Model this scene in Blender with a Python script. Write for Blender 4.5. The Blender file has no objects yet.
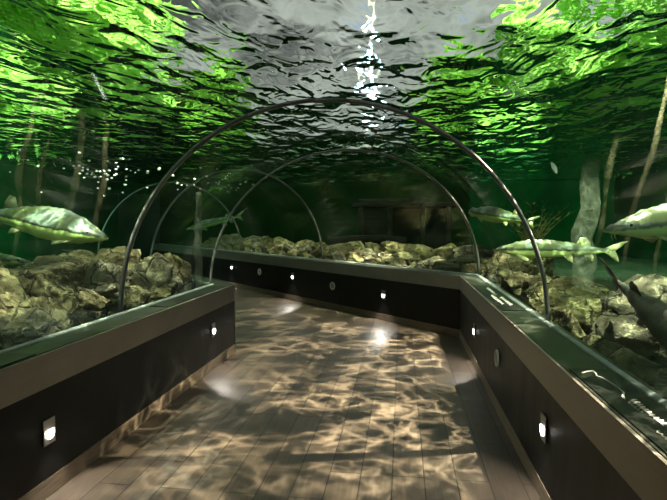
import bpy, bmesh, math, random
from mathutils import Vector, Matrix, noise
S = bpy.context.scene
COL = S.collection
PI = math.pi
SQ = math.sqrt(.5)

# ------------------------------------------------------------------ helpers
def link(name, me, mat=None, parent=None):
    o = bpy.data.objects.new(name, me); COL.objects.link(o)
    if mat is not None and me is not None: me.materials.append(mat)
    if parent is not None: o.parent = parent
    return o
def obj(name, bm, mat=None, parent=None, smooth=False):
    me = bpy.data.meshes.new(name)
    bmesh.ops.recalc_face_normals(bm, faces=bm.faces[:])
    bm.to_mesh(me); bm.free()
    if smooth:
        for p in me.polygons: p.use_smooth = True
    return link(name, me, mat, parent)
def tag(o, label=None, cat=None, group=None, kind=None):
    if label: o['label'] = label
    if cat: o['category'] = cat
    if group: o['group'] = group
    if kind: o['kind'] = kind
    return o
def empty(name, loc=(0, 0, 0), rz=0, parent=None):
    o = bpy.data.objects.new(name, None); COL.objects.link(o)
    o.location = loc; o.rotation_euler = (0, 0, rz); o.empty_display_size = .1
    if parent is not None: o.parent = parent
    return o
def box(bm, c, s, bevel=0, M=None):
    r = bmesh.ops.create_cube(bm, size=1)
    bmesh.ops.scale(bm, vec=s, verts=r['verts']); bmesh.ops.translate(bm, vec=c, verts=r['verts'])
    if bevel:
        es = {e for v in r['verts'] for e in v.link_edges}
        res = bmesh.ops.bevel(bm, geom=list(es), offset=bevel, segments=2, affect='EDGES', profile=.5)
    if M is not None:
        bmesh.ops.transform(bm, matrix=M, verts=r['verts'])
def prism(bm, pts, d, M=None):
    """polygon pts (x,z) extruded along y from -d/2 to d/2"""
    a = [bm.verts.new((x, -d/2, z)) for x, z in pts]; b = [bm.verts.new((x, d/2, z)) for x, z in pts]
    n = len(pts)
    bm.faces.new(a); bm.faces.new(b[::-1])
    for i in range(n): bm.faces.new((a[i], b[i], b[(i+1) % n], a[(i+1) % n]))
    if M is not None: bmesh.ops.transform(bm, matrix=M, verts=a+b)
def tube(bm, pts, r, n=8, cap=True):
    pts = [Vector(p) for p in pts]; rings = []
    rr = r if isinstance(r, (list, tuple)) else [r]*len(pts)
    whole = (pts[-1]-pts[0]).normalized(); up = Vector((0, 0, 1)) if abs(whole.z) < .8 else Vector((1, 0, 0))
    for i, p in enumerate(pts):
        t = (pts[min(i+1, len(pts)-1)] - pts[max(i-1, 0)]).normalized()
        a = t.cross(up if abs(t.dot(up)) < .97 else Vector((.3, 1, .2))).normalized(); b = t.cross(a)
        rings.append([bm.verts.new(p + (a*math.cos(2*PI*k/n) + b*math.sin(2*PI*k/n))*rr[i]) for k in range(n)])
    for i in range(len(pts)-1):
        for k in range(n):
            bm.faces.new((rings[i][k], rings[i][(k+1) % n], rings[i+1][(k+1) % n], rings[i+1][k]))
    if cap: bm.faces.new(rings[0][::-1]); bm.faces.new(rings[-1])

# ------------------------------------------------------------------ materials
class N:
    def __init__(s, name):
        s.m = bpy.data.materials.new(name); s.m.use_nodes = True; s.t = s.m.node_tree; s.t.nodes.clear()
        s.out = s('ShaderNodeOutputMaterial')
    def __call__(s, typ, ins=None, **kw):
        n = s.t.nodes.new(typ)
        for k, v in kw.items(): setattr(n, k, v)
        for k, v in (ins or {}).items(): s.set(n.inputs[k], v)
        return n
    def set(s, sock, v):
        if isinstance(v, bpy.types.NodeSocket): s.t.links.new(v, sock)
        else: sock.default_value = v
    def surf(s, v): s.t.links.new(v, s.out.inputs['Surface']); return s.m
    def math(s, op, a, b=None, clamp=False):
        n = s('ShaderNodeMath', operation=op, use_clamp=clamp); s.set(n.inputs[0], a)
        if b is not None: s.set(n.inputs[1], b)
        return n.outputs[0]
    def ramp(s, fac, stops, interp='LINEAR'):
        n = s('ShaderNodeValToRGB'); cr = n.color_ramp; cr.interpolation = interp
        while len(cr.elements) > 1: cr.elements.remove(cr.elements[-1])
        for i, (p, c) in enumerate(stops):
            e = cr.elements[0] if i == 0 else cr.elements.new(p)
            e.position = p; e.color = (c[0], c[1], c[2], 1) if not isinstance(c, (int, float)) else (c, c, c, 1)
        s.set(n.inputs[0], fac); return n.outputs[0]
    def noise(s, vec=None, scale=5, detail=4, rough=.55, dist=0, out=0):
        n = s('ShaderNodeTexNoise', {'Scale': scale, 'Detail': detail, 'Roughness': rough, 'Distortion': dist})
        if vec is not None: s.set(n.inputs['Vector'], vec)
        return n.outputs[out]
    def vor(s, vec=None, scale=5, feature='F1', rnd=1, out='Distance'):
        n = s('ShaderNodeTexVoronoi', {'Scale': scale, 'Randomness': rnd}, feature=feature)
        if vec is not None: s.set(n.inputs['Vector'], vec)
        return n.outputs[out]
    def mapping(s, vec, loc=(0, 0, 0), rot=(0, 0, 0), scale=(1, 1, 1)):
        n = s('ShaderNodeMapping', {'Location': loc, 'Rotation': rot, 'Scale': scale}); s.set(n.inputs['Vector'], vec)
        return n.outputs[0]
    def mix(s, f, a, b, mode='MIX'):
        n = s('ShaderNodeMix', data_type='RGBA', blend_type=mode)
        s.set(n.inputs[0], f)
        for i, v in ((6, a), (7, b)):
            s.set(n.inputs[i], v if isinstance(v, bpy.types.NodeSocket) else (v[0], v[1], v[2], 1))
        return n.outputs[2]
    def bump(s, h, strength=.3, dist=.02):
        return s('ShaderNodeBump', {'Height': h, 'Strength': strength, 'Distance': dist}).outputs[0]
    def pbr(s, **kw):
        n = s('ShaderNodeBsdfPrincipled')
        for k, v in kw.items():
            k = k.replace('_', ' ')
            if k == 'Base Color' and not isinstance(v, bpy.types.NodeSocket): v = (v[0], v[1], v[2], 1)
            s.set(n.inputs[k], v)
        return n.outputs[0]
    def coord(s, which='Object'): return s('ShaderNodeTexCoord').outputs[which]

def plain(name, c, rough=.5, metal=0, spec=.5):
    m = N(name); return m.surf(m.pbr(Base_Color=c, Roughness=rough, Metallic=metal, Specular_IOR_Level=spec))

def m_floor():
    m = N('wood tile'); c = m.coord()
    v = m.mapping(c, rot=(0, 0, PI/2), loc=(.13, .05, 0))
    b = m('ShaderNodeTexBrick', {'Vector': v, 'Scale': 1, 'Mortar Size': .0035, 'Mortar Smooth': .1, 'Bias': 0, 'Brick Width': .9, 'Row Height': .2,
                                 'Color1': (.68, .68, .68, 1), 'Color2': (1.15, 1.15, 1.15, 1), 'Mortar': (.05, .05, .05, 1)}, offset=.37)
    g = m.noise(m.mapping(c, scale=(14, 1.3, 1)), 3, 7, .65, .4)
    big = m.noise(c, 2.2, 3)
    col = m.ramp(g, [(.25, (.036, .027, .020)), (.5, (.085, .066, .049)), (.75, (.17, .137, .105))])
    col = m.mix(.45, col, m.ramp(big, [(.3, (.05, .037, .026)), (.7, (.145, .113, .083))]))
    col = m.mix(1, col, b.outputs['Color'], 'MULTIPLY')
    r = m.math('ADD', m.math('MULTIPLY', g, .22), .34)
    return m.surf(m.pbr(Base_Color=col, Roughness=r, Specular_IOR_Level=.35, Normal=m.bump(m.math('ADD', g, m.math('MULTIPLY', b.outputs['Fac'], -2)), .12, .004)))
def m_skirt():
    m = N('wood tile skirting'); c = m.coord()
    g = m.noise(m.mapping(c, scale=(2, 2, 22)), 3, 6, .6, .4)
    return m.surf(m.pbr(Base_Color=m.ramp(g, [(.3, (.09, .068, .045)), (.7, (.21, .16, .11))]), Roughness=.45))
def m_panel():
    m = N('black laminate'); c = m.coord()
    g = m.noise(m.mapping(c, scale=(3, 3, .6)), 3, 5)
    return m.surf(m.pbr(Base_Color=m.ramp(g, [(.3, (.005, .005, .005)), (.7, (.010, .0095, .009))]), Roughness=m.math('ADD', m.math('MULTIPLY', g, 0.25), .34), Specular_IOR_Level=.16))
def m_steel():
    m = N('brushed steel'); c = m.coord()
    g = m.noise(m.mapping(c, scale=(1.5, 1.5, 130)), 3, 5, .6)
    b = m.noise(c, 3, 4)
    col = m.mix(.4, m.ramp(g, [(.3, (.19, .17, .145)), (.7, (.28, .25, .22))]), m.ramp(b, [(.3, (.17, .15, .13)), (.7, (.28, .255, .225))]))
    return m.surf(m.pbr(Base_Color=col, Metallic=.8, Roughness=m.math('ADD', m.math('MULTIPLY', b, .15), .36), Anisotropic=.5, Normal=m.bump(g, .05, .002)))
def m_ledge():
    m = N('dark glass ledge'); c = m.coord()
    b = m.noise(c, 4, 5)
    return m.surf(m.pbr(Base_Color=m.ramp(b, [(.3, (.018, .022, .018)), (.7, (.036, .040, .033))]), Roughness=.35, Specular_IOR_Level=.08))
def m_sealant():
    m = N('pale silicone'); c = m.coord()
    b = m.noise(m.mapping(c, scale=(3, 3, 1)), 2, 3)
    return m.surf(m.pbr(Base_Color=m.ramp(b, [(.35, (.20, .26, .27)), (.65, (.42, .47, .46))]), Roughness=.35, Subsurface_Weight=0))
def m_acrylic(name):
    m = N(name)
    lw = m('ShaderNodeLayerWeight', {'Blend': .5}).outputs['Facing']
    f = m.math('ADD', m.math('MULTIPLY', m.math('POWER', lw, 5), .15), .004)
    tr = m('ShaderNodeBsdfTransparent', {'Color': (.955, .985, .965, 1)}).outputs[0]
    gl = m('ShaderNodeBsdfGlossy', {'Color': (1, 1, 1, 1), 'Roughness': .04}).outputs[0]
    mx = m('ShaderNodeMixShader', {0: f, 1: tr, 2: gl}).outputs[0]
    return m.surf(mx)
def m_water():
    m = N('rippled water'); c = m.coord()
    n1 = m.noise(m.mapping(c, rot=(0, 0, .25), scale=(1, .55, 1)), 4.2, 2, .45, .5)
    n2 = m.noise(c, 1.4, 2)
    h = m.math('ADD', m.math('MULTIPLY', n1, .090), m.math('MULTIPLY', n2, .05))
    b = m('ShaderNodeBump', {'Height': h, 'Strength': 1, 'Distance': 1}).outputs[0]
    g = m('ShaderNodeBsdfGlass', {'Color': (.97, 1, .97, 1), 'Roughness': 0, 'IOR': 1.027, 'Normal': b}).outputs[0]
    return m.surf(g)
def m_rock(name, lo, hi, moss=(.10, .10, .04)):
    m = N(name); c = m.coord(); oi = m('ShaderNodeObjectInfo').outputs['Random']
    cc = m('ShaderNodeVectorMath', {0: c}, operation='ADD'); m.set(cc.inputs[1], m('ShaderNodeCombineXYZ', {0: m.math('MULTIPLY', oi, 37)}).outputs[0])
    c = cc.outputs[0]
    n1 = m.noise(m.mapping(c, scale=(1, 1, 2.6)), 3.2, 8, .68, .5); n2 = m.noise(c, 13, 6, .7)
    cr = m.vor(m.mix(.12, c, m.noise(c, 4, 3, out=1)), 3.5, 'DISTANCE_TO_EDGE')
    crack = m.ramp(cr, [(0, .22), (.035, 1)])
    f = m.math('ADD', m.math('MULTIPLY', n1, .65), m.math('MULTIPLY', n2, .35))
    col = m.ramp(f, [(.34, lo), (.5, tuple((a+b)/2 for a, b in zip(lo, hi))), (.66, hi)])
    col = m.mix(m.ramp(m.noise(c, 2, 3), [(.45, 0), (.65, .6)]), col, moss)
    col = m.mix(1, col, crack, 'MULTIPLY')
    col = m.mix(1, col, m.ramp(oi, [(0, .75), (1, 1.15)]), 'MULTIPLY')
    h = m.math('ADD', m.math('ADD', m.math('MULTIPLY', n1, 1), m.math('MULTIPLY', n2, .5)), m.math('MULTIPLY', crack, .4))
    return m.surf(m.pbr(Base_Color=col, Roughness=.75, Specular_IOR_Level=.3, Normal=m.bump(h, 1.0, .10)))
def m_gravel():
    m = N('tank bed gravel'); c = m.coord()
    v = m.vor(c, 14, out='Distance'); n = m.noise(c, 2, 5)
    col = m.mix(.5, m.ramp(v, [(0, (.11, .095, .05)), (.6, (.03, .028, .015))]), m.ramp(n, [(.3, (.03, .028, .014)), (.7, (.10, .085, .045))]))
    return m.surf(m.pbr(Base_Color=col, Roughness=.85, Normal=m.bump(v, .8, .05)))
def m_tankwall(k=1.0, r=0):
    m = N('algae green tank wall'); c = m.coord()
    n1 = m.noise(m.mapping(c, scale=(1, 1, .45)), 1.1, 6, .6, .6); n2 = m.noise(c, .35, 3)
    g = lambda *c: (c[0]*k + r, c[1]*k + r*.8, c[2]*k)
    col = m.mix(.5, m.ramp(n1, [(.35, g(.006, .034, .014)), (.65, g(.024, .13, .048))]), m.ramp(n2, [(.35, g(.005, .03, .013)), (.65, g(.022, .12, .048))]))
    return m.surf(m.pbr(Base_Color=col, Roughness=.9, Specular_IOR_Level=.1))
def m_fish(name, back, mid, belly, k=.09, spots=.5):
    m = N(name); c = m.coord()
    z = m('ShaderNodeSeparateXYZ', {0: c}).outputs[2]
    n = m.noise(m.mapping(c, scale=(1, 1, 1.6)), 9, 5, .6); n2 = m.noise(m.mapping(c, scale=(1.3, .6, .5)), 5, 3)
    zz = m.math('ADD', m.math('MULTIPLY', z, .5/k), m.math('ADD', .5, m.math('MULTIPLY', m.math('SUBTRACT', n, .5), .35)))
    col = m.ramp(zz, [(.28, belly), (.46, belly), (.52, back), (.60, back), (.70, mid)])
    up = m.ramp(zz, [(.58, 0), (.66, 1)])
    col = m.mix(m.math('MULTIPLY', m.math('MULTIPLY', m.ramp(n2, [(.48, 0), (.57, 1)]), spots), up), col, (.27, .36, .31))  # pale bands of caustic light on the back, painted into the skin
    sc = m.vor(m.mapping(c, scale=(1, 1, 1.3)), 55, out='Distance')
    return m.surf(m.pbr(Base_Color=col, Roughness=.42, Specular_IOR_Level=.5, Normal=m.bump(sc, .25, .004)))
def m_leaf(name, a, b):
    m = N(name); c = m.coord()
    n = m.noise(c, 1.1, 4, .6)
    n2 = m.noise(c, 6, 2)
    col = m.mix(.4, m.ramp(n, [(.35, a), (.65, b)]), m.ramp(n2, [(.35, a), (.65, b)]))
    d = m('ShaderNodeBsdfDiffuse', {'Color': col}).outputs[0]; t = m('ShaderNodeBsdfTranslucent', {'Color': col}).outputs[0]
    return m.surf(m('ShaderNodeMixShader', {0: .45, 1: d, 2: t}).outputs[0])
def m_wood(name, a, b):
    m = N(name); c = m.coord(); n = m.noise(m.mapping(c, scale=(1, 1, 6)), 3, 6, .6, .5)
    return m.surf(m.pbr(Base_Color=m.ramp(n, [(.3, a), (.7, b)]), Roughness=.85, Specular_IOR_Level=.15, Normal=m.bump(n, .4, .02)))
def m_emit(name, c, s):
    m = N(name); return m.surf(m('ShaderNodeEmission', {'Color': (*c, 1), 'Strength': s}).outputs[0])
def m_pale(name, c, alpha):
    m = N(name); co = m.coord(); n = m.noise(m.mapping(co, scale=(1, 1, .25)), 9, 4)
    d = m('ShaderNodeBsdfDiffuse', {'Color': (*c, 1)}).outputs[0]; t = m('ShaderNodeBsdfTransparent').outputs[0]
    tl = m('ShaderNodeBsdfTranslucent', {'Color': (*c, 1)}).outputs[0]
    dd = m('ShaderNodeMixShader', {0: .5, 1: d, 2: tl}).outputs[0]
    return m.surf(m('ShaderNodeMixShader', {0: m.math('MULTIPLY', m.ramp(n, [(.3, .5), (.7, 1)]), alpha), 1: t, 2: dd}).outputs[0])

MF, MSK, MP, MST, ML, MSE = m_floor(), m_skirt(), m_panel(), m_steel(), m_ledge(), m_sealant()
MJ = plain('dark seam joint', (.12, .125, .12), .4)
MR1 = m_rock('tan rock', (.05, .042, .02), (.42, .35, .19))
MR2 = m_rock('olive rock', (.04, .037, .016), (.34, .30, .15), (.07, .085, .03))
MR3 = m_rock('grey rock', (.07, .060, .040), (.58, .52, .38))

# ------------------------------------------------------------------ camera
F, H = 505.0, 1.61
yaw, pitch = math.atan(68.5/F), math.atan(27/F)
cd = bpy.data.cameras.new('camera'); cam = bpy.data.objects.new('camera', cd); COL.objects.link(cam)
cd.sensor_width = 36; cd.lens = F/667*36; cd.clip_start = .05; cd.clip_end = 200
cam.location = (0, 0, H); cam.rotation_euler = (PI/2 - pitch, 0, yaw)
S.camera = cam

# ------------------------------------------------------------------ curbs (swept along mitred paths)
def mitre(path, side):
    """per point: outward offset vector for unit distance; side=+1 right of travel, -1 left"""
    P = [Vector(p) for p in path]; nn = []
    for a, b in zip(P, P[1:]):
        d = (b-a).normalized(); nn.append(Vector((d.y, -d.x))*side)
    out = [nn[0]]
    for a, b in zip(nn, nn[1:]):
        s = (a+b).normalized(); out.append(s/ s.dot(a))
    out.append(nn[-1]); return P, out
def sweep(P, O, i0, i1, prof, bm=None):
    bm = bm or bmesh.new(); rings = []
    for i in range(i0, i1+1):
        rings.append([bm.verts.new((P[i].x + O[i].x*u, P[i].y + O[i].y*u, z)) for u, z in prof])
    n = len(prof)
    for a, b in zip(rings, rings[1:]):
        for k in range(n): bm.faces.new((a[k], a[(k+1) % n], b[(k+1) % n], b[k]))
    bm.faces.new(rings[0][::-1]); bm.faces.new(rings[-1])
    return bm
def rect(u0, u1, z0, z1): return [(u0, z0), (u1, z0), (u1, z1), (u0, z1)]
def curb(name, path, side, i0, i1, zb=.68, zt=.875):
    P, O = mitre(path, side)
    w = obj(name, sweep(P, O, i0, i1, rect(.004, .305, .112, zt-.010)), MP); w['kind'] = 'structure'
    obj('skirting', sweep(P, O, i0, i1, rect(0, .30, 0, .11)), MSK, w)
    obj('steel_fascia', sweep(P, O, i0, i1, [(-.004, zb), (.02, zb), (.02, zt-.015), (.012, zt-.003), (-.004, zt-.003)]), MST, w)
    obj('ledge_top', sweep(P, O, i0, i1, rect(.013, .305, zt-.009, zt+.001)), ML, w)
    obj('sealant_strip', sweep(P, O, i0, i1, [(.228, zt+.002), (.262, zt+.002), (.262, zt+.014), (.252, zt+.018), (.232, zt+.010)]), MSE, w)
    return w
L2 = 13.4
pathR = [(.81, -3), (.81, 7.19), (.81 - SQ*L2, 7.19 + SQ*L2)]
pathL = [(-2.05, -3), (-2.05, 6.005), (-2.05 - SQ*L2, 6.005 + SQ*L2)]
wr = curb('wall_right', pathR, 1, 0, 1); wf = curb('wall_far', pathR, 1, 1, 2); wl = curb('wall_left', pathL, -1, 0, 2, .65, .855)
bm = bmesh.new(); box(bm, (-2.051, 6.004, .43), (.012, .012, .845), .003)
obj('corner_trim', bm, MST, wl)

bm = bmesh.new()
vs = [bm.verts.new(p) for p in ((-14, -4, 0), (10, -4, 0), (10, 20, 0), (-14, 20, 0))]; bm.faces.new(vs)
tag(obj('floor', bm, MF), kind='structure')

# ------------------------------------------------------------------ acrylic vault: mitred half cylinders
R, CX, CZ = 1.69, -.62, .865
t8 = math.tan(PI/8)
d1, d2, n2 = Vector((0, 1)), Vector((-SQ, SQ)), Vector((SQ, SQ))
MC = Vector((CX, 7.19 - t8*(.81 - CX)))           # centre of the mitre plane
def station(seg, s, u):
    """point in plan: seg 1 -> distance s before the mitre centre, seg 2 -> after; u lateral (+ = right/outer)"""
    if seg == 1: return Vector((CX + u, s))
    return MC + d2*s + n2*u
def mit(u): return Vector((CX + u, MC.y + t8*u))
def arc_ring(bm, fn, r, n=48):
    return [bm.verts.new((*fn(math.cos(PI*k/n)*r), CZ - .005 + math.sin(PI*k/n)*r)) for k in range(n+1)]
def vault(name, f0, f1, mat, r0=R, th=.04, n=48):
    bm = bmesh.new()
    a, b = arc_ring(bm, f0, r0, n), arc_ring(bm, f1, r0, n)
    c, d = arc_ring(bm, f0, r0+th, n), arc_ring(bm, f1, r0+th, n)
    for k in range(n):
        bm.faces.new((a[k], a[k+1], b[k+1], b[k])); bm.faces.new((c[k], d[k], d[k+1], c[k+1]))
        bm.faces.new((a[k], c[k], c[k+1], a[k+1])); bm.faces.new((b[k], b[k+1], d[k+1], d[k]))
    bm.faces.new((a[0], b[0], d[0], c[0])); bm.faces.new((a[n], c[n], d[n], b[n]))
    return obj(name, bm, mat, smooth=True)
s1 = lambda s: (lambda u: station(1, s, u)); s2 = lambda s: (lambda u: station(2, s, u))
MA = m_acrylic('near acrylic'); MA2 = m_acrylic('clear acrylic')
g = .0006
for i, (f0, f1, m) in enumerate([(s1(-3), s1(3.90-g), MA), (s1(3.90+g), mit, MA), (mit, s2(3.05), MA2), (s2(3.05+g), s2(6.55), MA2), (s2(6.55+g), s2(12.9), MA2)]):
    tag(vault('window_%d' % (i+1), f0, f1, m), kind='structure')
def seam(name, fn, axis, w=.045):
    a = Vector(axis)*w/2
    o = vault(name, lambda u: fn(u)-a, lambda u: fn(u)+a, MJ, R-.006, .026)
    return tag(o, kind='structure')
seam('trim_1', s1(3.90), d1, .036)
seam('trim_2', mit, (math.cos(PI/8+PI/2), math.sin(PI/8+PI/2)), .036)
seam('trim_3', s2(3.05), d2, .036); seam('trim_4', s2(6.55), d2, .036)

# ------------------------------------------------------------------ tank shell and water surface
WZ = 3.05
bm = bmesh.new()
nx, ny = 60, 66
X0, X1, Y0, Y1 = -9.5, 7.0, -4.0, 18.0
def inside_tunnel(x, y):
    if y < MC.y + t8*(x-CX): return abs(x-CX) < 1.98
    p = Vector((x, y)) - MC; return abs(p.dot(n2)) < 1.98
# bed: grid with the path cut out, lifted to the height of the gravel
gv = {}
for i in range(nx*2+1):
    for j in range(ny*2+1):
        x = X0 + (X1-X0)*i/(nx*2); y = Y0 + (Y1-Y0)*j/(ny*2)
        gv[i, j] = bm.verts.new((x, y, .55 + .10*noise.noise((x*.6, y*.6, 3)) + .04*noise.noise((x*2, y*2, 5))))
for i in range(nx*2):
    for j in range(ny*2):
        q = (gv[i, j], gv[i+1, j], gv[i+1, j+1], gv[i, j+1])
        if any(inside_tunnel(v.co.x, v.co.y) for v in q): continue
        bm.faces.new(q)
for v in [v for v in bm.verts if not v.link_faces]: bm.verts.remove(v)
tag(obj('tank_floor', bm, m_gravel(), smooth=True), kind='structure')
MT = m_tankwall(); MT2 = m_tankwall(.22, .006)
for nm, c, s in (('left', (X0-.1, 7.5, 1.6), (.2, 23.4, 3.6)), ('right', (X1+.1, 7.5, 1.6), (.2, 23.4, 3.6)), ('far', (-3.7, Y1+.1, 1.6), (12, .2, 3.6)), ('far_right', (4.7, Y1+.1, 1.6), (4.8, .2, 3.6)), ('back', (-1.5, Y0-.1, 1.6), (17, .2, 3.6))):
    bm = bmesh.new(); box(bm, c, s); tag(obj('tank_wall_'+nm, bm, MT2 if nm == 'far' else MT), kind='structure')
MGD = plain('bank soil', (.06, .07, .03), .9)
for nm, c, sz in (('left', (X0-4.2, 9, 3.05), (8, 30, .1)), ('right', (X1+4.2, 9, 3.05), (8, 30, .1)), ('far', (-1.25, Y1+4.2, 3.05), (16.6, 8, .1))):
    bm = bmesh.new(); box(bm, c, sz); tag(obj('ground_'+nm, bm, MGD), kind='structure')
bm = bmesh.new(); box(bm, (CX, -3.06, 1.3), (3.5, .1, 2.6)); tag(obj('wall_back', bm, MP), kind='structure')
bm = bmesh.new()
e = MC + d2*12.97
box(bm, (0, 0, 1.3), (3.5, .1, 2.6), M=Matrix.Translation((e.x, e.y, 0)) @ Matrix.Rotation(PI/4, 4, 'Z')); tag(obj('wall_end', bm, MP), kind='structure')

bm = bmesh.new(); nx, ny = 300, 360; wv = {}
for i in range(nx+1):
    for j in range(ny+1):
        x = X0 + (X1-X0)*i/nx; y = Y0 + (Y1-Y0)*j/ny
        h = .050*noise.noise((x*1.2+.2*y, y*.8, 0)) + .032*noise.noise((x*2.8-.4*y, y*1.9, 4))
        wv[i, j] = bm.verts.new((x, y, WZ + h))
for i in range(nx):
    for j in range(ny): bm.faces.new((wv[i, j], wv[i+1, j], wv[i+1, j+1], wv[i, j+1]))
me = bpy.data.meshes.new('water_surface'); bm.to_mesh(me); bm.free()
for p in me.polygons: p.use_smooth = True
tag(link('water_surface', me, m_water()), kind='structure')

# the water itself: a closed body that tints what lies far off in it, hollowed out along the walkway
def m_body():
    m = N('green tank water'); 
    m.t.links.new(m('ShaderNodeVolumeAbsorption', {'Color': (.30, .86, .56, 1), 'Density': .10}).outputs[0], m.out.inputs['Volume'])
    return m.surf(m('ShaderNodeBsdfTransparent').outputs[0])
bm = bmesh.new()
r = bmesh.ops.create_cube(bm, size=1)
bmesh.ops.scale(bm, vec=(X1-X0-.02, Y1-Y0-.02, WZ-.16+.3), verts=r['verts']); bmesh.ops.translate(bm, vec=((X0+X1)/2, (Y0+Y1)/2, (WZ-.16-.3)/2), verts=r['verts'])
bmesh.ops.recalc_face_normals(bm, faces=bm.faces[:])
rr = R + .055; n = 40; rings = []
for fn in (s1(-3.4), mit, s2(10.5)):
    prof = [(rr, -.1)] + [(math.cos(PI*k/n)*rr, CZ + math.sin(PI*k/n)*rr) for k in range(n+1)] + [(-rr, -.1)]
    rings.append([bm.verts.new((*fn(u), z)) for u, z in prof])
fs = []
for a, b in zip(rings, rings[1:]):
    for k in range(len(a)): fs.append(bm.faces.new((a[k], a[(k+1) % len(a)], b[(k+1) % len(a)], b[k])))
fs.append(bm.faces.new(rings[0])); fs.append(bm.faces.new(rings[-1][::-1]))
bmesh.ops.recalc_face_normals(bm, faces=fs)
if fs[n//2].normal.z > 0: bmesh.ops.reverse_faces(bm, faces=fs)     # the hollow faces the walkway
me = bpy.data.meshes.new('tank_water'); bm.to_mesh(me); bm.free()
tag(link('tank_water', me, m_body()), kind='structure')

# ------------------------------------------------------------------ step lights and vents
MEM = m_emit('lit lens', (1, .97, .9), 16)
MVG = plain('vent grey', (.5, .5, .47), .5, .1); MVR = plain('vent rim', (.8, .8, .77), .35, .2)
def step_light_proto():
    r = empty('step_light')
    bm = bmesh.new(); box(bm, (0, -.004, 0), (.098, .008, .150), .003)
    obj('face_plate', bm, MST2, r)
    pts = [(-.033, .008), (.033, .008)] + [(.033*math.cos(a), -.010 - .034*math.sin(a)) for a in [PI*k/10 for k in range(11)]]
    bm = bmesh.new(); prism(bm, pts, .008, Matrix.Translation((0, -.010, .0)))
    obj('lens', bm, MEM, r)
    return r
MST2 = plain('dark plate', (.30, .29, .27), .35, .7)
def copy_tree(o, parent=None):
    c = o.copy(); COL.objects.link(c)
    if parent is not None: c.parent = parent
    for ch in o.children: copy_tree(ch, c)
    return c
NL, NR, NFa = PI/2, -PI/2, -PI/4      # local -y faces the path
lights = [
    ((-2.046, 2.65, .39), NL, 'lit step light nearest the camera in the left curb', 1),
    ((-2.046, 5.26, .44), NL, 'lit step light near the end corner of the left curb', 1),
    ((.806, 2.94, .45), NR, 'lit step light nearest the camera in the right curb', 1),
    ((.806, 5.71, .42), NR, 'lit step light in the right curb close to the bend', 1),
    ((-.293, 8.287, .43), NFa, 'lit step light in the far curb, the one nearest the bend', 1),
    ((-2.243, 10.237, .50), NFa, 'lit step light in the far curb between the two round vents', 1),
    ((-4.253, 12.247, .50), NFa, 'small lit step light in the far curb, leftmost of all', 1),
]
proto = step_light_proto()
for i, (p, rz, lab, e) in enumerate(lights):
    o = proto if i == 0 else copy_tree(proto)
    o.location = p; o.rotation_euler = (0, 0, rz)
    tag(o, lab, 'step light', 'step lights in the curbs')
    nrm = Vector((math.sin(rz), -math.cos(rz), 0))
    ld = bpy.data.lights.new('step_lamp', 'SPOT'); ld.energy = 17; ld.spot_size = math.radians(112); ld.spot_blend = .15; ld.color = (1, .93, .82); ld.shadow_soft_size = .045
    lo = bpy.data.objects.new('step_lamp', ld); COL.objects.link(lo)
    lo.location = Vector(p) + nrm*.06
    lo.rotation_euler = (nrm*.62 + Vector((0, 0, -.8))).to_track_quat('-Z', 'Y').to_euler()
def vent():
    r = empty('round_vent')
    bm = bmesh.new()
    n = 32
    for (ra, rb, y0, y1) in ((.058, .073, -.016, 0),):
        rings = [[bm.verts.new((rr*math.cos(2*PI*k/n), y, rr*math.sin(2*PI*k/n))) for k in range(n)] for rr, y in ((rb, y1), (rb, y0+.004), (rb-.004, y0), (ra, y0), (ra, y1))]
        for a, b in zip(rings, rings[1:]):
            for k in range(n): bm.faces.new((a[k], a[(k+1) % n], b[(k+1) % n], b[k]))
    obj('rim', bm, MVR, r, True)
    bm = bmesh.new()
    for k in range(7):
        z = -.045 + k*.015; w = math.sqrt(.059**2 - z*z)
        box(bm, (0, -.006, z), (2*w, .008, .007), .001)
    obj('grille', bm, MVG, r)
    bm = bmesh.new(); bmesh.ops.create_cone(bm, cap_ends=True, segments=32, radius1=.06, radius2=.06, depth=.003, matrix=Matrix.Translation((0, -.0005, 0)) @ Matrix.Rotation(PI/2, 4, 'X'))
    obj('backing', bm, plain('vent shade', (.12, .12, .12), .6), r)
    return r
vp = vent()
for i, (p, rz, lab) in enumerate([((.806, 4.35, .47), NR, 'round silver vent in the right curb between its two step lights'),
                                  ((-1.273, 9.267, .44), NFa, 'round silver vent in the far curb, the one nearer the bend'),
                                  ((-3.233, 11.227, .49), NFa, 'round silver vent in the far curb, the one farther from the bend')]):
    o = vp if i == 0 else copy_tree(vp)
    o.location = p; o.rotation_euler = (0, 0, rz); tag(o, lab, 'vent', 'round vents in the curbs')

# ------------------------------------------------------------------ information panels on the ledges
MBK = plain('black panel', (.006, .007, .006), .45, 0, .12); MWH = plain('white print', (.9, .92, .86), .6); MGP = plain('grey print', (.30, .31, .29), .5)
def info(name, x, y0, y1, w, lab, zt=.8765):
    r = empty(name, (x, (y0+y1)/2, zt)); tag(r, lab, 'information panel', 'information panels on the ledges')
    bm = bmesh.new(); box(bm, (0, 0, .003), (w, y1-y0, .006), .0015); obj('board', bm, MBK, r)
    return r
def squiggle(bm, x, y, length, amp, seed, n=34, r=.004, z=.0072):
    """a line of joined-up lettering too blurred to read, running toward the camera (-y)"""
    rng = random.Random(seed); pts = []
    for k in range(n+1):
        t = k/n; a = k*1.55
        pts.append((x + amp*math.sin(a)*(.55+.6*rng.random()), y - length*t - amp*.45*math.cos(a), z))
    tube(bm, pts, r, 4)
p = info('information_panel', .935, 1.15, 2.64, .20, 'black information panel with a fish outline on the right ledge')
bm = bmesh.new()
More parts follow.
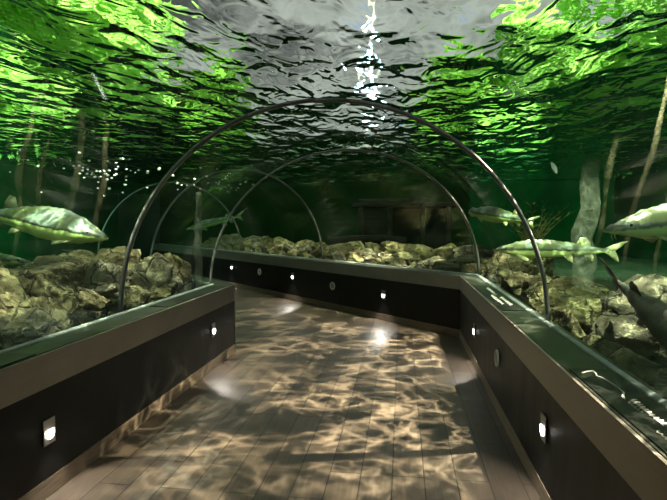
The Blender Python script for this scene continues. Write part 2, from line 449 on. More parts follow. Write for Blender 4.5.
fish_out = [(-.065, 1.02), (-.03, 1.05), (.0, 1.06), (.0, 1.02), (-.012, .98), (.004, .95), (.012, .88), (.016, .80), (.012, .74), (-.008, .70), (-.022, .68), (-.006, .71), (-.02, .66), (.0, .72)]
tube(bm, [(x, y - .12, .0072) for x, y in [(a, b*1.0-.24) for a, b in fish_out]], .0042, 4)
obj('fish_drawing', bm, MWH, p)
bm = bmesh.new(); squiggle(bm, .012, .30, .27, .014, 5, 40, .0035); obj('white_script', bm, MWH, p)
bm = bmesh.new(); squiggle(bm, -.018, .27, .12, .007, 6, 18, .002); obj('small_script', bm, MGP, p)
bm = bmesh.new(); squiggle(bm, -.045, -.02, .18, .008, 8, 26, .002); obj('small_script', bm, MGP, p)
p = info('information_panel', .935, 4.35, 6.05, .20, 'black information panel with white script on the right ledge by the bend')
bm = bmesh.new()
squiggle(bm, .012, .62, .55, .022, 11, 26, .005); squiggle(bm, -.035, .05, .62, .018, 12, 28, .0045); squiggle(bm, .03, -.1, .5, .02, 13, 24, .0045)
obj('white_script', bm, MWH, p)
info('information_panel', -2.16, 4.25, 5.72, .18, 'long blank black information panel on the left ledge toward its end', .8565)
info('information_panel', -2.16, 1.3, 2.60, .18, 'blank black information panel on the left ledge nearest the camera', .8565)

# ------------------------------------------------------------------ rocks
def rock_mesh(seed, dims, sub=4, strata=1.0):
    rng = random.Random(seed); off = Vector((rng.uniform(-50, 50), rng.uniform(-50, 50), rng.uniform(-50, 50)))
    bm = bmesh.new(); bmesh.ops.create_icosphere(bm, subdivisions=sub, radius=1)
    cuts = [(Vector((rng.gauss(0, 1), rng.gauss(0, 1), rng.gauss(0, .8))).normalized(), rng.uniform(.46, .84)) for _ in range(15)]
    tilt = rng.uniform(-.5, .5)
    for v in bm.verts:
        p = v.co.normalized(); q = p.copy()
        for n, d in cuts:
            k = q.dot(n)
            if k > d: q -= n*(k-d)*.92
        r = noise.fractal(p*1.6+off, 1.0, 2.0, 4)*.13
        cell = noise.voronoi(p*2.1+off)[0]
        r -= max(0, .10 - (cell[1]-cell[0]))*1.1
        z = q.z + tilt*q.x
        lay = math.sin(z*13 + 3*noise.noise(p*1.5+off))
        r += .020*strata*1.5*(abs(lay)**.5*(1 if lay > 0 else -1))
        r += noise.fractal(p*5+off, .8, 2.0, 4)*.05
        q = q*(1+r)
        v.co = Vector((q.x*dims[0], q.y*dims[1], q.z*dims[2]))
    return bm
def rock(loc, dims, rot, seed, mat, label, group, sub=4):
    o = obj('boulder', rock_mesh(seed, dims, sub), mat, smooth=True)
    o.location = loc; o.rotation_euler = rot
    return tag(o, label, 'rock', group)
GL = 'rocks behind the left curb'
for i, (loc, dims, rot, mat, lab) in enumerate([
    ((-3.30, 3.55, .86), (.62, .85, .50), (.1, .1, .2), MR1, 'large tan boulder at the left edge of the picture behind the left curb'),
    ((-3.40, 4.60, .92), (.60, .70, .46), (0, .15, .5), MR1, 'broad sloping tan boulder under the striped sturgeon'),
    ((-2.72, 2.72, .80), (.22, .42, .28), (0, 0, .1), MR2, 'olive boulder against the glass at the lower left corner'),
    ((-2.76, 3.45, .82), (.24, .36, .27), (.1, 0, -.2), MR2, 'olive boulder against the glass left of the near arch'),
    ((-2.74, 4.12, .84), (.22, .32, .27), (0, .1, .3), MR1, 'tan boulder against the glass at the foot of the near arch'),
    ((-2.98, 4.75, .98), (.36, .42, .36), (0, 0, .6), MR3, 'pale cracked boulder just right of the near arch foot'),
    ((-2.72, 4.85, .82), (.22, .26, .20), (.2, 0, 0), MR2, 'low olive boulder by the glass below the pale cracked boulder'),
    ((-2.78, 5.42, .96), (.30, .38, .36), (0, .1, .2), MR3, 'pale knobbly boulder near the end of the left curb'),
    ((-2.72, 5.75, .98), (.24, .30, .38), (0, 0, -.2), MR1, 'upright tan boulder at the end of the left curb'),
    ((-2.66, 5.32, .80), (.18, .26, .17), (0, 0, .1), MR2, 'small olive boulder low by the glass near the left curb end'),
    ((-3.15, 5.35, 1.02), (.40, .45, .32), (0, 0, .4), MR1, 'tan boulder behind the pale knobbly boulder on the left'),
    ((-3.75, 5.3, .95), (.5, .55, .36), (0, 0, .4), MR2, 'dark olive boulder farthest back in the left rock pile'),
    ((-4.2, 3.9, .98), (.55, .8, .36), (0, 0, .4), MR2, 'broad olive boulder behind the large tan boulder on the left'),
]):
    rock(loc, dims, rot, 100+i, mat, lab, GL, 5)
GR = 'rocks behind the right curb'
for i, (loc, dims, rot, mat, lab) in enumerate([
    ((1.92, 4.15, .76), (.50, .80, .40), (.05, .12, .2), MR3, 'large smooth pale boulder right of the near arch foot'),
    ((1.62, 5.05, .72), (.34, .46, .28), (0, .1, .5), MR2, 'olive boulder behind the right foot of the near arch'),
    ((1.55, 5.95, .80), (.32, .48, .30), (0, 0, .1), MR1, 'tan boulder in the right pile below the long sturgeon'),
    ((1.60, 6.85, .92), (.36, .46, .32), (.1, 0, .3), MR2, 'olive boulder in the right pile next to the bend'),
    ((1.45, 7.55, 1.0), (.34, .36, .36), (0, 0, .3), MR1, 'tan boulder behind the corner post at the bend'),
    ((1.40, 3.45, .66), (.22, .40, .24), (0, 0, .1), MR2, 'low olive boulder by the glass right of the near arch'),
    ((1.36, 4.45, .74), (.18, .30, .22), (0, 0, -.1), MR1, 'low tan boulder by the glass at the near arch foot'),
    ((1.36, 5.25, .86), (.20, .36, .22), (0, 0, .1), MR2, 'low olive boulder by the glass beyond the near arch foot'),
    ((1.34, 6.25, .88), (.18, .38, .22), (0, 0, .1), MR1, 'low tan boulder by the glass beside the white script panel'),
    ((1.32, 7.0, .90), (.16, .34, .24), (0, 0, .1), MR2, 'low olive boulder by the glass next to the corner post'),
    ((1.36, 2.65, .64), (.20, .42, .22), (0, 0, .1), MR3, 'low grey boulder by the glass at the right edge of the picture'),
    ((2.25, 3.0, .54), (.35, .45, .24), (0, 0, .5), MR2, 'dark olive boulder under the brown fork-tailed sturgeon'),
    ((2.5, 5.4, .62), (.5, .6, .22), (0, 0, .9), MR2, 'broad olive boulder behind the large smooth pale boulder'),
    ((2.25, 6.8, .70), (.45, .5, .30), (0, 0, .2), MR1, 'tan boulder at the back of the right pile under the weed tuft'),
    ((1.9, 7.9, .98), (.4, .45, .38), (0, 0, .2), MR2, 'olive boulder at the back of the pile behind the corner post'),
]):
    rock(loc, dims, rot, 200+i, mat, lab, GR, 5)
GF = 'rocks behind the far curb'
ORD = 'first second third fourth fifth sixth seventh eighth ninth tenth eleventh twelfth thirteenth fourteenth fifteenth sixteenth seventeenth eighteenth nineteenth twentieth'.split()
rng = random.Random(8)
c0 = Vector((1.07, 7.29))
def row(n, step, perp, z, dims, what, seed0):
    for k in range(n):
        s = .25 + k*step + rng.uniform(-.08, .08)
        p = c0 + d2*s + n2*(perp + rng.uniform(-.06, .06))
        kd = rng.uniform(.85, 1.2)
        rock((p.x, p.y, z + rng.uniform(-.05, .05)), (dims[0]*kd, dims[1]*rng.uniform(.8, 1), dims[2]*rng.uniform(.85, 1.15)), (rng.uniform(-.2, .2), rng.uniform(-.2, .2), 3*PI/4 + rng.uniform(-.3, .3)),
             seed0+k, (MR1, MR2, MR3, MR1)[rng.randrange(4)], '%s rock from the corner post in the %s' % (ORD[k], what), GF)
row(20, .55, .25, .86, (.34, .17, .17), 'low row by the far glass', 300)
row(20, .55, .60, .96, (.40, .28, .20), 'middle row behind the far curb', 340)
row(18, .64, 1.10, 1.02, (.48, .34, .22), 'top row behind the far curb', 380)

# ------------------------------------------------------------------ sturgeon
def interp(tab, s):
    for (a, x), (b, y) in zip(tab, tab[1:]):
        if s <= b:
            t = (s-a)/(b-a); t = t*t*(3-2*t); return x + (y-x)*t
    return tab[-1][1]
def fish(nose, tail, label, mat, finmat, hk=1.0, roll=0, bend=.0, L=None, name='sturgeon', nosek=1.0, eye_r=.010, barb=True, fork=1.0):
    nose, tail = Vector(nose), Vector(tail); ax = nose - tail; L = ax.length
    up = [(0, .008*nosek), (.05, .024*nosek), (.12, .046), (.2, .070), (.33, .088), (.45, .085), (.6, .066), (.72, .044), (.82, .026), (.90, .017), (1, .010)]
    dn = [(0, .008*nosek), (.05, .020*nosek), (.12, .036), (.2, .052), (.33, .064), (.45, .064), (.6, .052), (.72, .036), (.82, .022), (.90, .015), (1, .008)]
    wd = [(0, .010), (.05, .026), (.12, .048), (.2, .062), (.33, .070), (.45, .067), (.6, .052), (.72, .034), (.82, .019), (.90, .012), (1, .006)]
    bm = bmesh.new(); rings = []; NS, NC = 56, 20
    lat = lambda s: bend*math.sin(PI*s*1.3)*s
    for i in range(NS+1):
        s = (i/NS)*.93
        u, d, w = interp(up, s)*hk, interp(dn, s)*hk, interp(wd, s)*hk
        ring = []
        for k in range(NC):
            a = 2*PI*k/NC; ca, sa = math.cos(a), math.sin(a)
            x = .5 - s; y = ca*w; z = sa*(u if sa > 0 else d)
            # scute ridges along the back and the flanks
            if k in (NC//4,): z += .007*abs(math.sin(s*60))*(1 if s < .8 else .3)
            if k in (0, NC//2) : y *= 1 + .05*abs(math.sin(s*90))
            ring.append(bm.verts.new((x*L, (y+lat(s))*L, z*L)))
        rings.append(ring)
    for a, b in zip(rings, rings[1:]):
        for k in range(NC): bm.faces.new((a[k], b[k], b[(k+1) % NC], a[(k+1) % NC]))
    bm.faces.new(rings[0]); bm.faces.new(rings[-1][::-1])
    nb = len(bm.faces)
    def fin(pts, y=0, th=.012, tiltx=0, swing=0, pivot=(0, 0, 0)):
        # lens-shaped fin: thick root, thin rim
        n = len(pts); cx = sum(p[0] for p in pts)/n; cz = sum(p[1] for p in pts)/n
        M = Matrix.Translation(Vector((pts[0][0], y, pts[0][1]))*L) @ Matrix.Rotation(tiltx, 4, 'X') @ Matrix.Rotation(swing, 4, 'Z') @ Matrix.Translation(-Vector((pts[0][0], 0, pts[0][1]))*L)
        rim = []; 
        for x, z in pts: rim.append((bm.verts.new((x*L, -.0012*L, z*L)), bm.verts.new((x*L, .0012*L, z*L))))
        ca, cb = bm.verts.new((cx*L, -th*.5*L, cz*L)), bm.verts.new((cx*L, th*.5*L, cz*L))
        fs = []
        for i in range(n):
            j = (i+1) % n
            fs += [bm.faces.new((rim[i][0], rim[j][0], ca)), bm.faces.new((rim[j][1], rim[i][1], cb)), bm.faces.new((rim[i][0], rim[i][1], rim[j][1], rim[j][0]))]
        vs = [v for p in rim for v in p] + [ca, cb]
        for f in fs: f.material_index = 1
        bmesh.ops.transform(bm, matrix=M, verts=vs)
    yb = lat(.9)
    # tail: longer upper lobe, shorter lower lobe
    fin([(-.36, .010), (-.40, .024), (-.45, .050*fork), (-.51, .072*fork), (-.56, .080*fork), (-.52, .045), (-.475, .006), (-.43, -.008)], y=yb, th=.010)
    fin([(-.37, -.006), (-.40, -.022), (-.44, -.055*fork), (-.475, -.082*fork), (-.495, -.088*fork), (-.485, -.045), (-.47, 0), (-.42, .008)], y=yb, th=.008)
    fin([(-.17, interp(up, .67)*hk*.8), (-.205, .085*hk+.018), (-.25, .092*hk+.018), (-.285, .058*hk+.01), (-.29, interp(up, .79)*hk*.6)], y=lat(.72), th=.012)
    fin([(-.22, -interp(dn, .72)*hk*.6), (-.265, -.075), (-.305, -.088), (-.31, -.052), (-.29, -interp(dn, .8)*hk*.6)], y=lat(.75), th=.010)
    for sg in (1, -1):
        w = interp(wd, .6)*hk
        fin([(-.08, -.035*hk), (-.125, -.088), (-.165, -.105), (-.165, -.062), (-.14, -.032*hk)], y=sg*w*.62+lat(.6), th=.010, tiltx=sg*.5)
        w = interp(wd, .22)*hk
        fin([(.30, -.036*hk), (.25, -.085), (.195, -.112), (.185, -.088), (.235, -.045*hk)], y=sg*w*.78, th=.012, tiltx=sg*.75)
    o = obj(name, bm, mat, smooth=True); o.data.materials.append(finmat)
    X = ax.normalized(); Y = Vector((0, 0, 1)).cross(X).normalized(); Z = X.cross(Y)
    Mx = Matrix((X, Y, Z)).transposed().to_4x4() @ Matrix.Rotation(roll, 4, 'X')
    o.matrix_world = Matrix.Translation((nose+tail)/2) @ Mx
    tag(o, label, 'fish')
    for sg in (1, -1):
        bm = bmesh.new(); s = .105
        bmesh.ops.create_uvsphere(bm, u_segments=12, v_segments=8, radius=eye_r*L*.8, matrix=Matrix.Translation(((.5-s)*L, sg*interp(wd, s)*hk*.86*L, .016*L)))
        obj('eye', bm, MEY, o, True)
    if barb:
        for k in (-1, 1):
            bm = bmesh.new()
            tube(bm, [((.5-.045)*L, k*.012*L, -.014*L), ((.5-.04)*L, k*.014*L, -.034*L), ((.5-.048)*L, k*.015*L, -.05*L)], [.003*L, .0025*L, .001*L], 6)
            obj('barbel', bm, finmat, o, True)
    return o
MEY = plain('fish eye', (.01, .01, .01), .1)
MFB = m_fish('olive sturgeon skin', (.03, .04, .028), (.09, .12, .05), (.50, .70, .22), .09, .7)
MFY = m_fish('pale sturgeon skin', (.06, .07, .045), (.14, .18, .07), (.55, .70, .26), .10, .8)  # pale belly, raised further to stand for scattered light
MFG = m_fish('brown sturgeon skin', (.014, .008, .005), (.026, .015, .009), (.05, .032, .018), .16, .2)
MFN = plain('pale fin', (.42, .44, .22), .5); MFD = plain('olive fin', (.16, .19, .09), .5); MFR = plain('brown fin', (.028, .016, .010), .5)
f1 = fish((-2.66, 4.28, 1.47), (-4.06, 4.355, 1.735), 'large sturgeon with banded light on its back above the left rocks', MFB, MFD, 1.42, barb=True, fork=.7)
fish((-3.77, 4.72, 1.20), (-5.19, 4.94, 1.27), 'slim green sturgeon low behind the rocks at the left edge', MFB, MFN, .55, barb=False)
fish((1.02, 8.0, 1.78), (1.78, 7.15, 1.62), 'dark-backed fish swimming behind the near arch above the weed tuft', MFB, MFN, 1.25, barb=False, name='striped_fish', nosek=2.2)
fish((1.14, 6.4, 1.28), (2.32, 5.78, 1.31), 'long olive sturgeon with pale forked tail crossing behind the near arch', MFY, MFN, 1.05)
f5 = fish((1.31, 3.51, 1.56), (2.64, 3.72, 1.69), 'big pale sturgeon entering from the right edge of the picture', MFY, MFN, 1.15)
fish((1.86, 3.0, .70), (1.53, 3.98, 1.22), 'dark brown sturgeon with forked tail diving toward the right corner', MFG, MFR, 1.5, roll=.6, fork=1.6, barb=False)
fish((-6.35, 14.3, 1.42), (-5.05, 15.6, 1.85), 'faint distant sturgeon seen through the glass left of the bend', MFB, MFD, .8, barb=False)

# ------------------------------------------------------------------ weed tuft, refracted streaks, white reflections, bubbles
MW = m_leaf('water weed', (.10, .11, .04), (.28, .28, .12))
r = empty('water_weed', (1.95, 7.95, 1.15)); tag(r, 'feathery olive water weed growing below the dark-backed fish', 'water plant')
rng = random.Random(3)
for k in range(26):
    bm = bmesh.new(); a = rng.uniform(0, 2*PI); hgt = rng.uniform(.35, .8); lean = rng.uniform(.1, .5)
    pts = [(lean*t*t*math.cos(a)*1.3 + .04*math.cos(a) + .02*math.sin(t*7+k), lean*t*t*math.sin(a) + .04*math.sin(a), hgt*t - .05) for t in [q/7 for q in range(8)]]
    tube(bm, pts, [.012*(1-q/7.5) for q in range(8)], 5)
    for q in range(1, 8):
        for sg in (1, -1):
            b = Vector(pts[q]); tip = b + Vector((math.cos(a+sg*1.3)*.07, math.sin(a+sg*1.3)*.07, .045))
            tube(bm, [b, (b+tip)/2, tip], [.004, .005, .001], 4)
    obj('frond', bm, MW, r, True)
def refraction(name, a, b, r0, seed, mat, label, cat):  # light refracted by the acrylic, built as solid wavy columns
    bm = bmesh.new(); rng = random.Random(seed); a, b = Vector(a), Vector(b); pts = []; rr = []
    for k in range(33):
        t = k/32; p = a.lerp(b, t)
        p += Vector((noise.noise((t*5, seed, 0))*r0*.9, noise.noise((t*5, seed, 7))*r0*.9, 0)); pts.append(p)
        rr.append(r0*(1 + .16*noise.noise((t*14, seed, 3)) + .10*noise.noise((t*33, seed, 9)))*(.8+.35*t))
    tube(bm, pts, rr, 12)
    return tag(obj(name, bm, mat, smooth=True), label, cat)
refraction('refraction_streak', (2.08, 5.97, 2.32), (1.96, 5.88, .60), .115, 2, m_pale('pale wavy refraction', (.42, .43, .36), .26), 'pale wavy-edged streak of refracted light behind the long sturgeon', 'refraction')
refraction('refraction_streak', (-2.475, 5.93, 1.98), (-2.50, 5.95, .62), .048, 5, m_pale('dim wavy refraction', (.20, .23, .19), .45), 'thin dim wavy-edged streak of refracted light by the end of the left rocks', 'refraction')
MTW = m_pale('acrylic streak', (.36, .30, .20), .075)
def streak(a, b, r0, seed, label):  # reflecting scratches on the acrylic, built as thin tubes in the water
    bm = bmesh.new(); a, b = Vector(a), Vector(b); pts = []; rr = []
    for k in range(25):
        t = k/24; p = a.lerp(b, t)
        pts.append(p + Vector((noise.noise((t*3, seed, 0))*.09, noise.noise((t*3, seed, 7))*.05, 0)))
        rr.append(r0*(1 + .5*noise.noise((t*7, seed, 3)))*math.sin(PI*(.06+.88*t))**.5)
    tube(bm, pts, rr, 8)
    return tag(obj('acrylic_streak', bm, MTW, smooth=True), label, 'water plant', 'reflecting streaks on the acrylic')
for i, (a, b, r0, lab) in enumerate([
    ((-3.30, 4.25, 2.95), (-3.55, 4.20, 1.25), .028, 'brown reflecting streak just above the snout of the striped sturgeon'),
    ((-3.70, 5.0, 2.95), (-3.95, 5.0, 1.30), .022, 'thin brown reflecting streak behind the back of the striped sturgeon'),
    ((-3.2, 4.75, 2.95), (-3.40, 4.75, 1.25), .034, 'broad brown reflecting streak left of the near arch above the rocks'),
    ((-2.9, 4.75, 2.95), (-3.05, 4.75, 1.35), .030, 'brown reflecting streak close to the left leg of the near arch'),
    ((-4.55, 5.2, 2.95), (-4.75, 5.2, 1.4), .022, 'faint brown reflecting streak far left behind the striped sturgeon'),
    ((2.06, 5.10, 2.95), (1.85, 5.05, 1.25), .028, 'brown reflecting streak behind the tail of the long sturgeon'),
    ((1.98, 4.10, 2.95), (1.58, 4.00, .95), .020, 'brown reflecting streak before the snout of the big pale sturgeon'),
    ((2.05, 4.0, 2.95), (1.78, 3.95, .80), .016, 'thin brown reflecting streak across the snout of the big pale sturgeon'),
    ((1.62, 3.15, 1.95), (1.45, 3.05, .95), .012, 'brown reflecting streak across the head of the big pale sturgeon'),
    ((1.75, 3.15, 1.95), (1.60, 3.05, .92), .010, 'thin brown reflecting streak at the right edge of the picture'),
]): streak(a, b, r0, i*3.7, lab)
MPL = plain('pale glint', (.95, .96, .93), .4)
def glint(name, a, b, w, lab, cat):  # white lamp reflections on the acrylic, built as thin solid slivers
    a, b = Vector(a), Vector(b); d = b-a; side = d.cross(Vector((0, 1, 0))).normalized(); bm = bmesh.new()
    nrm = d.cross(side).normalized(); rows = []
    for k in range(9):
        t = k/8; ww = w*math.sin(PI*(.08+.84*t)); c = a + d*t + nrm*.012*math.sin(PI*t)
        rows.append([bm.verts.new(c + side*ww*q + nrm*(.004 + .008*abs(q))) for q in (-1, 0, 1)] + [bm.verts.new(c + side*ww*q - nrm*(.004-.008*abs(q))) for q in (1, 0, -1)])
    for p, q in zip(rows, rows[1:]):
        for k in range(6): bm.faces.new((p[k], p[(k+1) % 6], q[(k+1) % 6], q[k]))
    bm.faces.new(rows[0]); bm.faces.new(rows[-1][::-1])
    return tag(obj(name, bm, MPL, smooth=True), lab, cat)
glint('white_glint', (1.455, 5.28, 2.21), (1.51, 5.28, 2.10), .022, 'white lamp reflection in the green water above the long sturgeon', 'glint')
glint('white_glint', (-.99, 7.9, 2.68), (-.76, 7.3, 2.77), .014, 'thin white reflection over the crown of the bend arch', 'glint')
glint('white_glint', (-1.22, 8.4, 2.30), (-1.12, 8.4, 2.305), .012, 'tiny white reflection inside the curve of the bend arch', 'glint')
MB = plain('air bubble', (.97, .98, .98), .15)
bm = bmesh.new(); bmesh.ops.create_icosphere(bm, subdivisions=2, radius=1); bme = None
bub = obj('air_bubble', bm, MB, smooth=True)
rng = random.Random(21)
def at(px, py, d):
    """a point at distance d along a bearing and height from the tunnel entrance"""
    Fv = Vector((-math.sin(yaw)*math.cos(pitch), math.cos(yaw)*math.cos(pitch), -math.sin(pitch))); Rv = Vector((math.cos(yaw), math.sin(yaw), 0)); Uv = Rv.cross(Fv)
    return Vector((0, 0, H)) + (Fv + Rv*(px-333.5)/F + Uv*(250-py)/F)*d
spots = []
for k in range(50):
    spots.append((rng.gauss(105, 26), rng.gauss(173, 9), rng.uniform(5.2, 6.6)))
for k in range(26):
    spots.append((rng.uniform(172, 262), rng.gauss(183, 6), rng.uniform(5.6, 6.4) if k % 2 else rng.uniform(5.6, 5.9)))
spots += [(12, 158, 6), (20, 150, 6), (28, 160, 6), (10, 172, 6), (38, 166, 6)]
first = True
for (px, py, d) in spots:
    p = at(px, py, d)
    def dry(p):
        hw = math.sqrt(max(0, 1.80**2 - (p.z-CZ)**2))
        if p.y < MC.y + t8*(p.x-CX): return abs(p.x-CX) < hw
        return abs((Vector((p.x, p.y))-MC).dot(n2)) < hw
    while dry(p): d += .25; p = at(px, py, d)
    o = bub if first else bub.copy()
    if not first: COL.objects.link(o)
    first = False
    s = rng.uniform(.0013, .0024)*d
    o.location = p; o.scale = (s*1.35, s*1.35, s)
    tag(o, 'tiny white air bubble in the dark water above the left rocks', 'bubble', 'air bubbles in the left water')

# ------------------------------------------------------------------ sunken timber shelter beyond the far rocks
MH = m_wood('dark sunken timber', (.002, .0018, .001), (.007, .006, .0035))
r = empty('timber_shelter', (.05, 12.6, .55)); tag(r, 'dark sunken timber shelter with flat roof behind the far rocks', 'shelter')
bm = bmesh.new(); box(bm, (0, .25, 1.50), (2.5, 1.2, .10), .02); box(bm, (-.25, .2, 1.60), (1.7, .9, .10), .02); obj('roof', bm, MH, r)
for x in (-1.05, -.35, .45, 1.05):
    bm = bmesh.new(); box(bm, (x, -.25, .72), (.13, .13, 1.46), .02); obj('post', bm, MH, r)
bm = bmesh.new(); box(bm, (0, .75, .72), (2.2, .08, 1.46)); obj('back_wall', bm, MH, r)
bm = bmesh.new(); box(bm, (-.7, -.2, .72), (.62, .06, 1.46)); box(bm, (.75, -.2, .40), (.55, .06, .80)); obj('front_wall', bm, MH, r)
bm = bmesh.new(); tube(bm, [(-1.75, 12.05, 1.16), (-1.2, 12.0, 1.20), (-.5, 12.0, 1.22), (.1, 12.05, 1.20)], [.10, .115, .11, .08], 12)
tag(obj('sunken_log', bm, MH, smooth=True), 'dark log lying on the far rocks in front of the sunken shelter', 'log')

# ------------------------------------------------------------------ trees on the banks above the water
ML1 = m_leaf('bright leaves', (.22, .50, .08), (.62, .95, .26)); ML2 = m_leaf('mid leaves', (.05, .16, .02), (.22, .46, .06))
MTR = m_wood('bark', (.05, .04, .025), (.14, .11, .07))
def tree(x, y, z0, z1, rx, ry, mat, seed, label):
    nleaf = 6000 if mat is ML1 else 2600
    r = empty('bank_tree', (x, y, 3.25)); tag(r, label, 'tree', 'trees on the banks above the water')
    bm = bmesh.new(); tube(bm, [(0, 0, 0), (.05, 0, (z0-3.25)*.5+.4), (0, .05, (z0+z1)/2-3.25)], [.22, .18, .12], 10); obj('trunk', bm, MTR, r, True)
    rng = random.Random(seed); bm = bmesh.new(); lob = []
    for k in range(16):
        a = rng.uniform(0, 2*PI); q = math.sqrt(rng.random())
        lob.append((Vector((math.cos(a)*q*rx*.75, math.sin(a)*q*ry*.75, rng.uniform(z0, z1)-3.25)), rng.uniform(.35, .6)))
    for k in range(nleaf):
        c, s = lob[rng.randrange(len(lob))]
        d = Vector((rng.gauss(0, 1), rng.gauss(0, 1), rng.gauss(0, 1))).normalized()
        p = c + Vector((d.x*rx*s, d.y*ry*s, d.z*(z1-z0)*.42*s))*rng.uniform(.75, 1.0)
        if p.z < -.1: p.z = -.1 + rng.random()*1.2
        u = Vector((rng.gauss(0, 1), rng.gauss(0, 1), rng.gauss(0, 1))).normalized(); w = u.cross(d).normalized()*.14; u = u*.26
        n = u.cross(w).normalized()*.03
        vs = [bm.verts.new(p-u), bm.verts.new(p+w+n), bm.verts.new(p+u), bm.verts.new(p-w+n)]
        bm.faces.new((vs[0], vs[1], vs[2])); bm.faces.new((vs[0], vs[2], vs[3]))
    me = bpy.data.meshes.new('crown'); bm.to_mesh(me); bm.free(); link('crown', me, mat, r)
TREES = [
    (-10.8, 4.5, 3.3, 8.5, 3.2, 3.4, ML1, 'bright green tree on the left bank nearest the camera'),
    (-10.8, 10.5, 3.3, 8.5, 3.2, 3.4, ML1, 'bright green tree on the left bank, second along'),
    (-10.6, 15.9, 3.3, 8.0, 3.0, 3.0, ML1, 'bright green tree at the far end of the left bank'),
    (8.3, 6.0, 3.3, 8.5, 3.2, 3.4, ML1, 'bright green tree on the right bank nearest the camera'),
    (7.9, 15.6, 3.3, 8.5, 3.0, 3.0, ML1, 'bright green tree on the right bank, third along'),
    (8.3, 10.8, 3.3, 8.5, 3.2, 3.4, ML1, 'bright green tree on the right bank, second along'),
    (5.4, 20.4, 3.3, 8.0, 2.6, 2.4, ML1, 'bright green tree at the far end of the right bank'),
    (2.4, 21.5, 3.3, 6.5, 1.9, 1.9, ML2, 'smaller green tree on the far bank just right of the floodlight'),
    (-8.4, 20.8, 3.3, 6.6, 2.4, 2.2, ML2, 'mid green tree on the far bank left of the floodlight'),
]
for i, (x, y, z0, z1, rx, ry, m, lab) in enumerate(TREES): tree(x, y, z0, z1, rx, ry, m, 50+i, lab)

# ------------------------------------------------------------------ light
def gobo(name, loc, target, energy, size, scale, lo=.05, hi=1.0, color=(1, .9, .66), width=.10, blend=.4, seed=0, soft=.004, gain=2.2, stretch=(1, 1)):
    """spot lamp just under the waves: its beam carries the bright web that rippled water focuses"""
    ld = bpy.data.lights.new(name, 'SPOT'); ld.energy = energy; ld.spot_size = math.radians(size); ld.spot_blend = blend; ld.shadow_soft_size = soft; ld.color = color
    o = bpy.data.objects.new(name, ld); COL.objects.link(o); o.location = loc
    o.rotation_euler = (Vector(target)-Vector(loc)).to_track_quat('-Z', 'Y').to_euler()
    ld.use_nodes = True; t = ld.node_tree; t.nodes.clear()
    class L(N):
        def __init__(s): s.t = t
    m = L(); out = m('ShaderNodeOutputLight'); em = m('ShaderNodeEmission')
    c = m.coord('Normal'); sp = m('ShaderNodeSeparateXYZ', {0: c})
    v = m('ShaderNodeCombineXYZ', {0: m.math('MULTIPLY', m.math('DIVIDE', sp.outputs[0], sp.outputs[2]), stretch[0]), 1: m.math('MULTIPLY', m.math('DIVIDE', sp.outputs[1], sp.outputs[2]), stretch[1]), 2: seed*1.7}).outputs[0]
    warp = m('ShaderNodeVectorMath', {0: m.noise(v, scale*.7, 3, .55, out=1)}, operation='SCALE'); warp.inputs['Scale'].default_value = 1.1/scale
    v2 = m('ShaderNodeVectorMath', {0: v, 1: warp.outputs[0]}, operation='ADD').outputs[0]
    e = m.vor(v2, scale, 'DISTANCE_TO_EDGE'); e2 = m.vor(v2, scale*2.1, 'DISTANCE_TO_EDGE')
    web = m.math('POWER', m.math('SUBTRACT', 1, m.math('DIVIDE', e, .34, True), True), 3.8)
    web2 = m.math('POWER', m.math('SUBTRACT', 1, m.math('DIVIDE', e2, .30, True), True), 3.8)
    n = m.noise(v2, scale*.6, 3)
    patch = m.ramp(n, [(.42, .02), (.58, 1)])
    f = m.math('ADD', m.math('MULTIPLY', m.math('MULTIPLY', m.math('ADD', web, m.math('MULTIPLY', web2, .45)), patch), gain*(hi-lo)), lo)
    m.set(em.inputs['Strength'], f); t.links.new(em.outputs[0], out.inputs[0])
    return o
for k, (y, ty, e) in enumerate(((1.7, 2.1, 700), (4.2, 4.2, 1250), (6.7, 6.5, 1250))):
    gobo('pool_lamp_path', (1.45, y, 2.88), (-.30, ty, 0), e, 53, 12, .004, 1.0, (1, .79, .60), gain=3.8, blend=.75, seed=11+k)
gobo('pool_lamp_path', (.5, 9.4, 2.88), (-1.5, 8.3, 0), 850, 54, 12, .004, 1.0, (1, .79, .60), gain=3.4, blend=.6, seed=15)
gobo('pool_lamp_left', (-2.38, 3.4, 2.86), (-3.6, 4.4, 1.0), 400, 105, 13, .22, 1, (1, .92, .70), seed=3)
gobo('pool_lamp_left', (-2.55, 5.7, 2.86), (-3.3, 5.0, 1.0), 190, 100, 11, .22, 1, (1, .92, .70), seed=8)  # added to light the rocks left in the sturgeon's shadow
gobo('pool_lamp_right', (1.6, 3.6, 2.86), (2.5, 4.6, 1.0), 720, 96, 13, .22, 1, (1, .91, .68), seed=4)
gobo('pool_lamp_bend', (1.5, 6.6, 2.86), (2.2, 6.8, 1.0), 380, 90, 10, .22, 1, (1, .91, .68), seed=7)
gobo('pool_lamp_far', (-.3, 8.6, 2.86), (-.1, 10.2, 1.0), 400, 110, 9, .2, 1, (1, .92, .60), seed=5)
gobo('pool_lamp_far', (-3.0, 11.3, 2.86), (-2.6, 13.0, 1.0), 190, 110, 9, .25, 1, (1, .92, .62), seed=6)
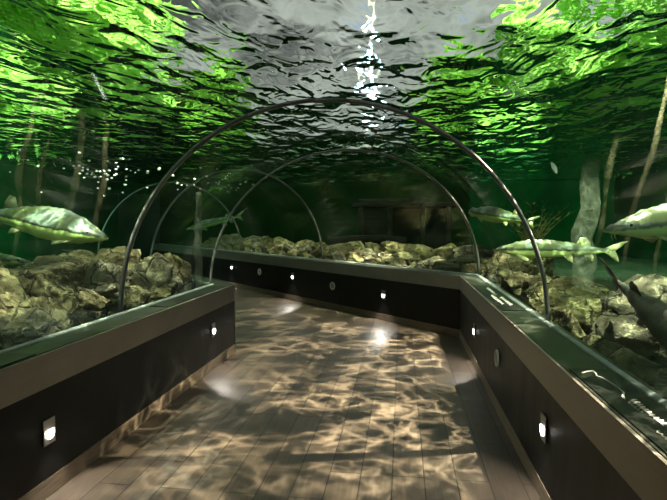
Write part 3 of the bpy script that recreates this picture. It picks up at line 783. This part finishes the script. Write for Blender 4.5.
for loc, tgt, e in (((1.75, 1.0, 2.35), (2.2, 4.2, 1.2), 55), ((-3.0, 1.0, 2.4), (-3.4, 4.6, 1.2), 55), ((-7.5, 6.5, 2.8), (-9.5, 9.5, 1.6), 1000), ((5.0, 9.5, 2.8), (5.2, 17, 1.6), 750), ((4.6, 5, 2.8), (7, 6.5, 1.4), 380), ((-6, 15, 2.8), (-7, 18, 1.6), 50)):
    ld = bpy.data.lights.new('tank_fill', 'SPOT'); ld.energy = e; ld.spot_size = math.radians(150 if e > 56 else 80); ld.spot_blend = .9; ld.color = (.75, 1, .8); ld.shadow_soft_size = .2  # unseen fill spots added to lighten fish, rocks and tank walls
    o = bpy.data.objects.new('tank_fill', ld); COL.objects.link(o); o.location = loc
    o.rotation_euler = (Vector(tgt)-Vector(loc)).to_track_quat('-Z', 'Y').to_euler()
# floodlight on a mast beyond the tank, seen sparkling through the ripples; lenses stacked to stretch the glitter
r = empty('flood_light', (-1.35, 21, 3.1)); tag(r, 'bright floodlight mast glittering through the ripples above the tunnel', 'lamp')
bm = bmesh.new(); box(bm, (0, .2, 4.2), (.3, .16, 8.4), .03); obj('mast', bm, MST2, r)
MFL = m_emit('flood lens', (.42, .68, 1), 330); MFW = m_emit('white flood lens', (1, .95, .88), 330)
for k in range(7):
    bm = bmesh.new(); bmesh.ops.create_cone(bm, cap_ends=True, segments=16, radius1=.10, radius2=.085, depth=.06, matrix=Matrix.Translation((.05*(-1)**k, .09, 1.3 + k*1.05)) @ Matrix.Rotation(PI/2, 4, 'X'))
    obj('lens', bm, MFW if k > 4 else MFL, r)

sd = bpy.data.lights.new('sun', 'SUN'); sd.energy = 20; sd.angle = .05; sd.color = (1, .96, .85)
so = bpy.data.objects.new('sun', sd); COL.objects.link(so); so.rotation_euler = (math.radians(42), 0, math.radians(10))
w = bpy.data.worlds.new('world'); S.world = w; w.use_nodes = True
t = w.node_tree; t.nodes.clear()
class W(N):
    def __init__(s): s.t = t
m = W(); out = m('ShaderNodeOutputWorld'); c = m.coord('Generated')
n = m.noise(m.mapping(c, scale=(1, 1, 2.2)), 5, 5)
col = m.ramp(n, [(.36, (.10, .10, .10)), (.52, (.44, .43, .41)), (.64, (.60, .59, .57)), (.72, (.30, .45, .80))])
bg = m('ShaderNodeBackground', {'Color': col, 'Strength': .8}); t.links.new(bg.outputs[0], out.inputs[0])

S.view_settings.view_transform = 'Standard'; S.view_settings.look = 'None'; S.view_settings.gamma = 1; S.view_settings.exposure = .35
S.view_settings.use_curve_mapping = False
cy = S.cycles
cy.max_bounces = 12; cy.transparent_max_bounces = 32; cy.transmission_bounces = 8; cy.glossy_bounces = 4; cy.diffuse_bounces = 3
cy.caustics_reflective = False; cy.caustics_refractive = False
cy.use_denoising = True; cy.sample_clamp_indirect = 4
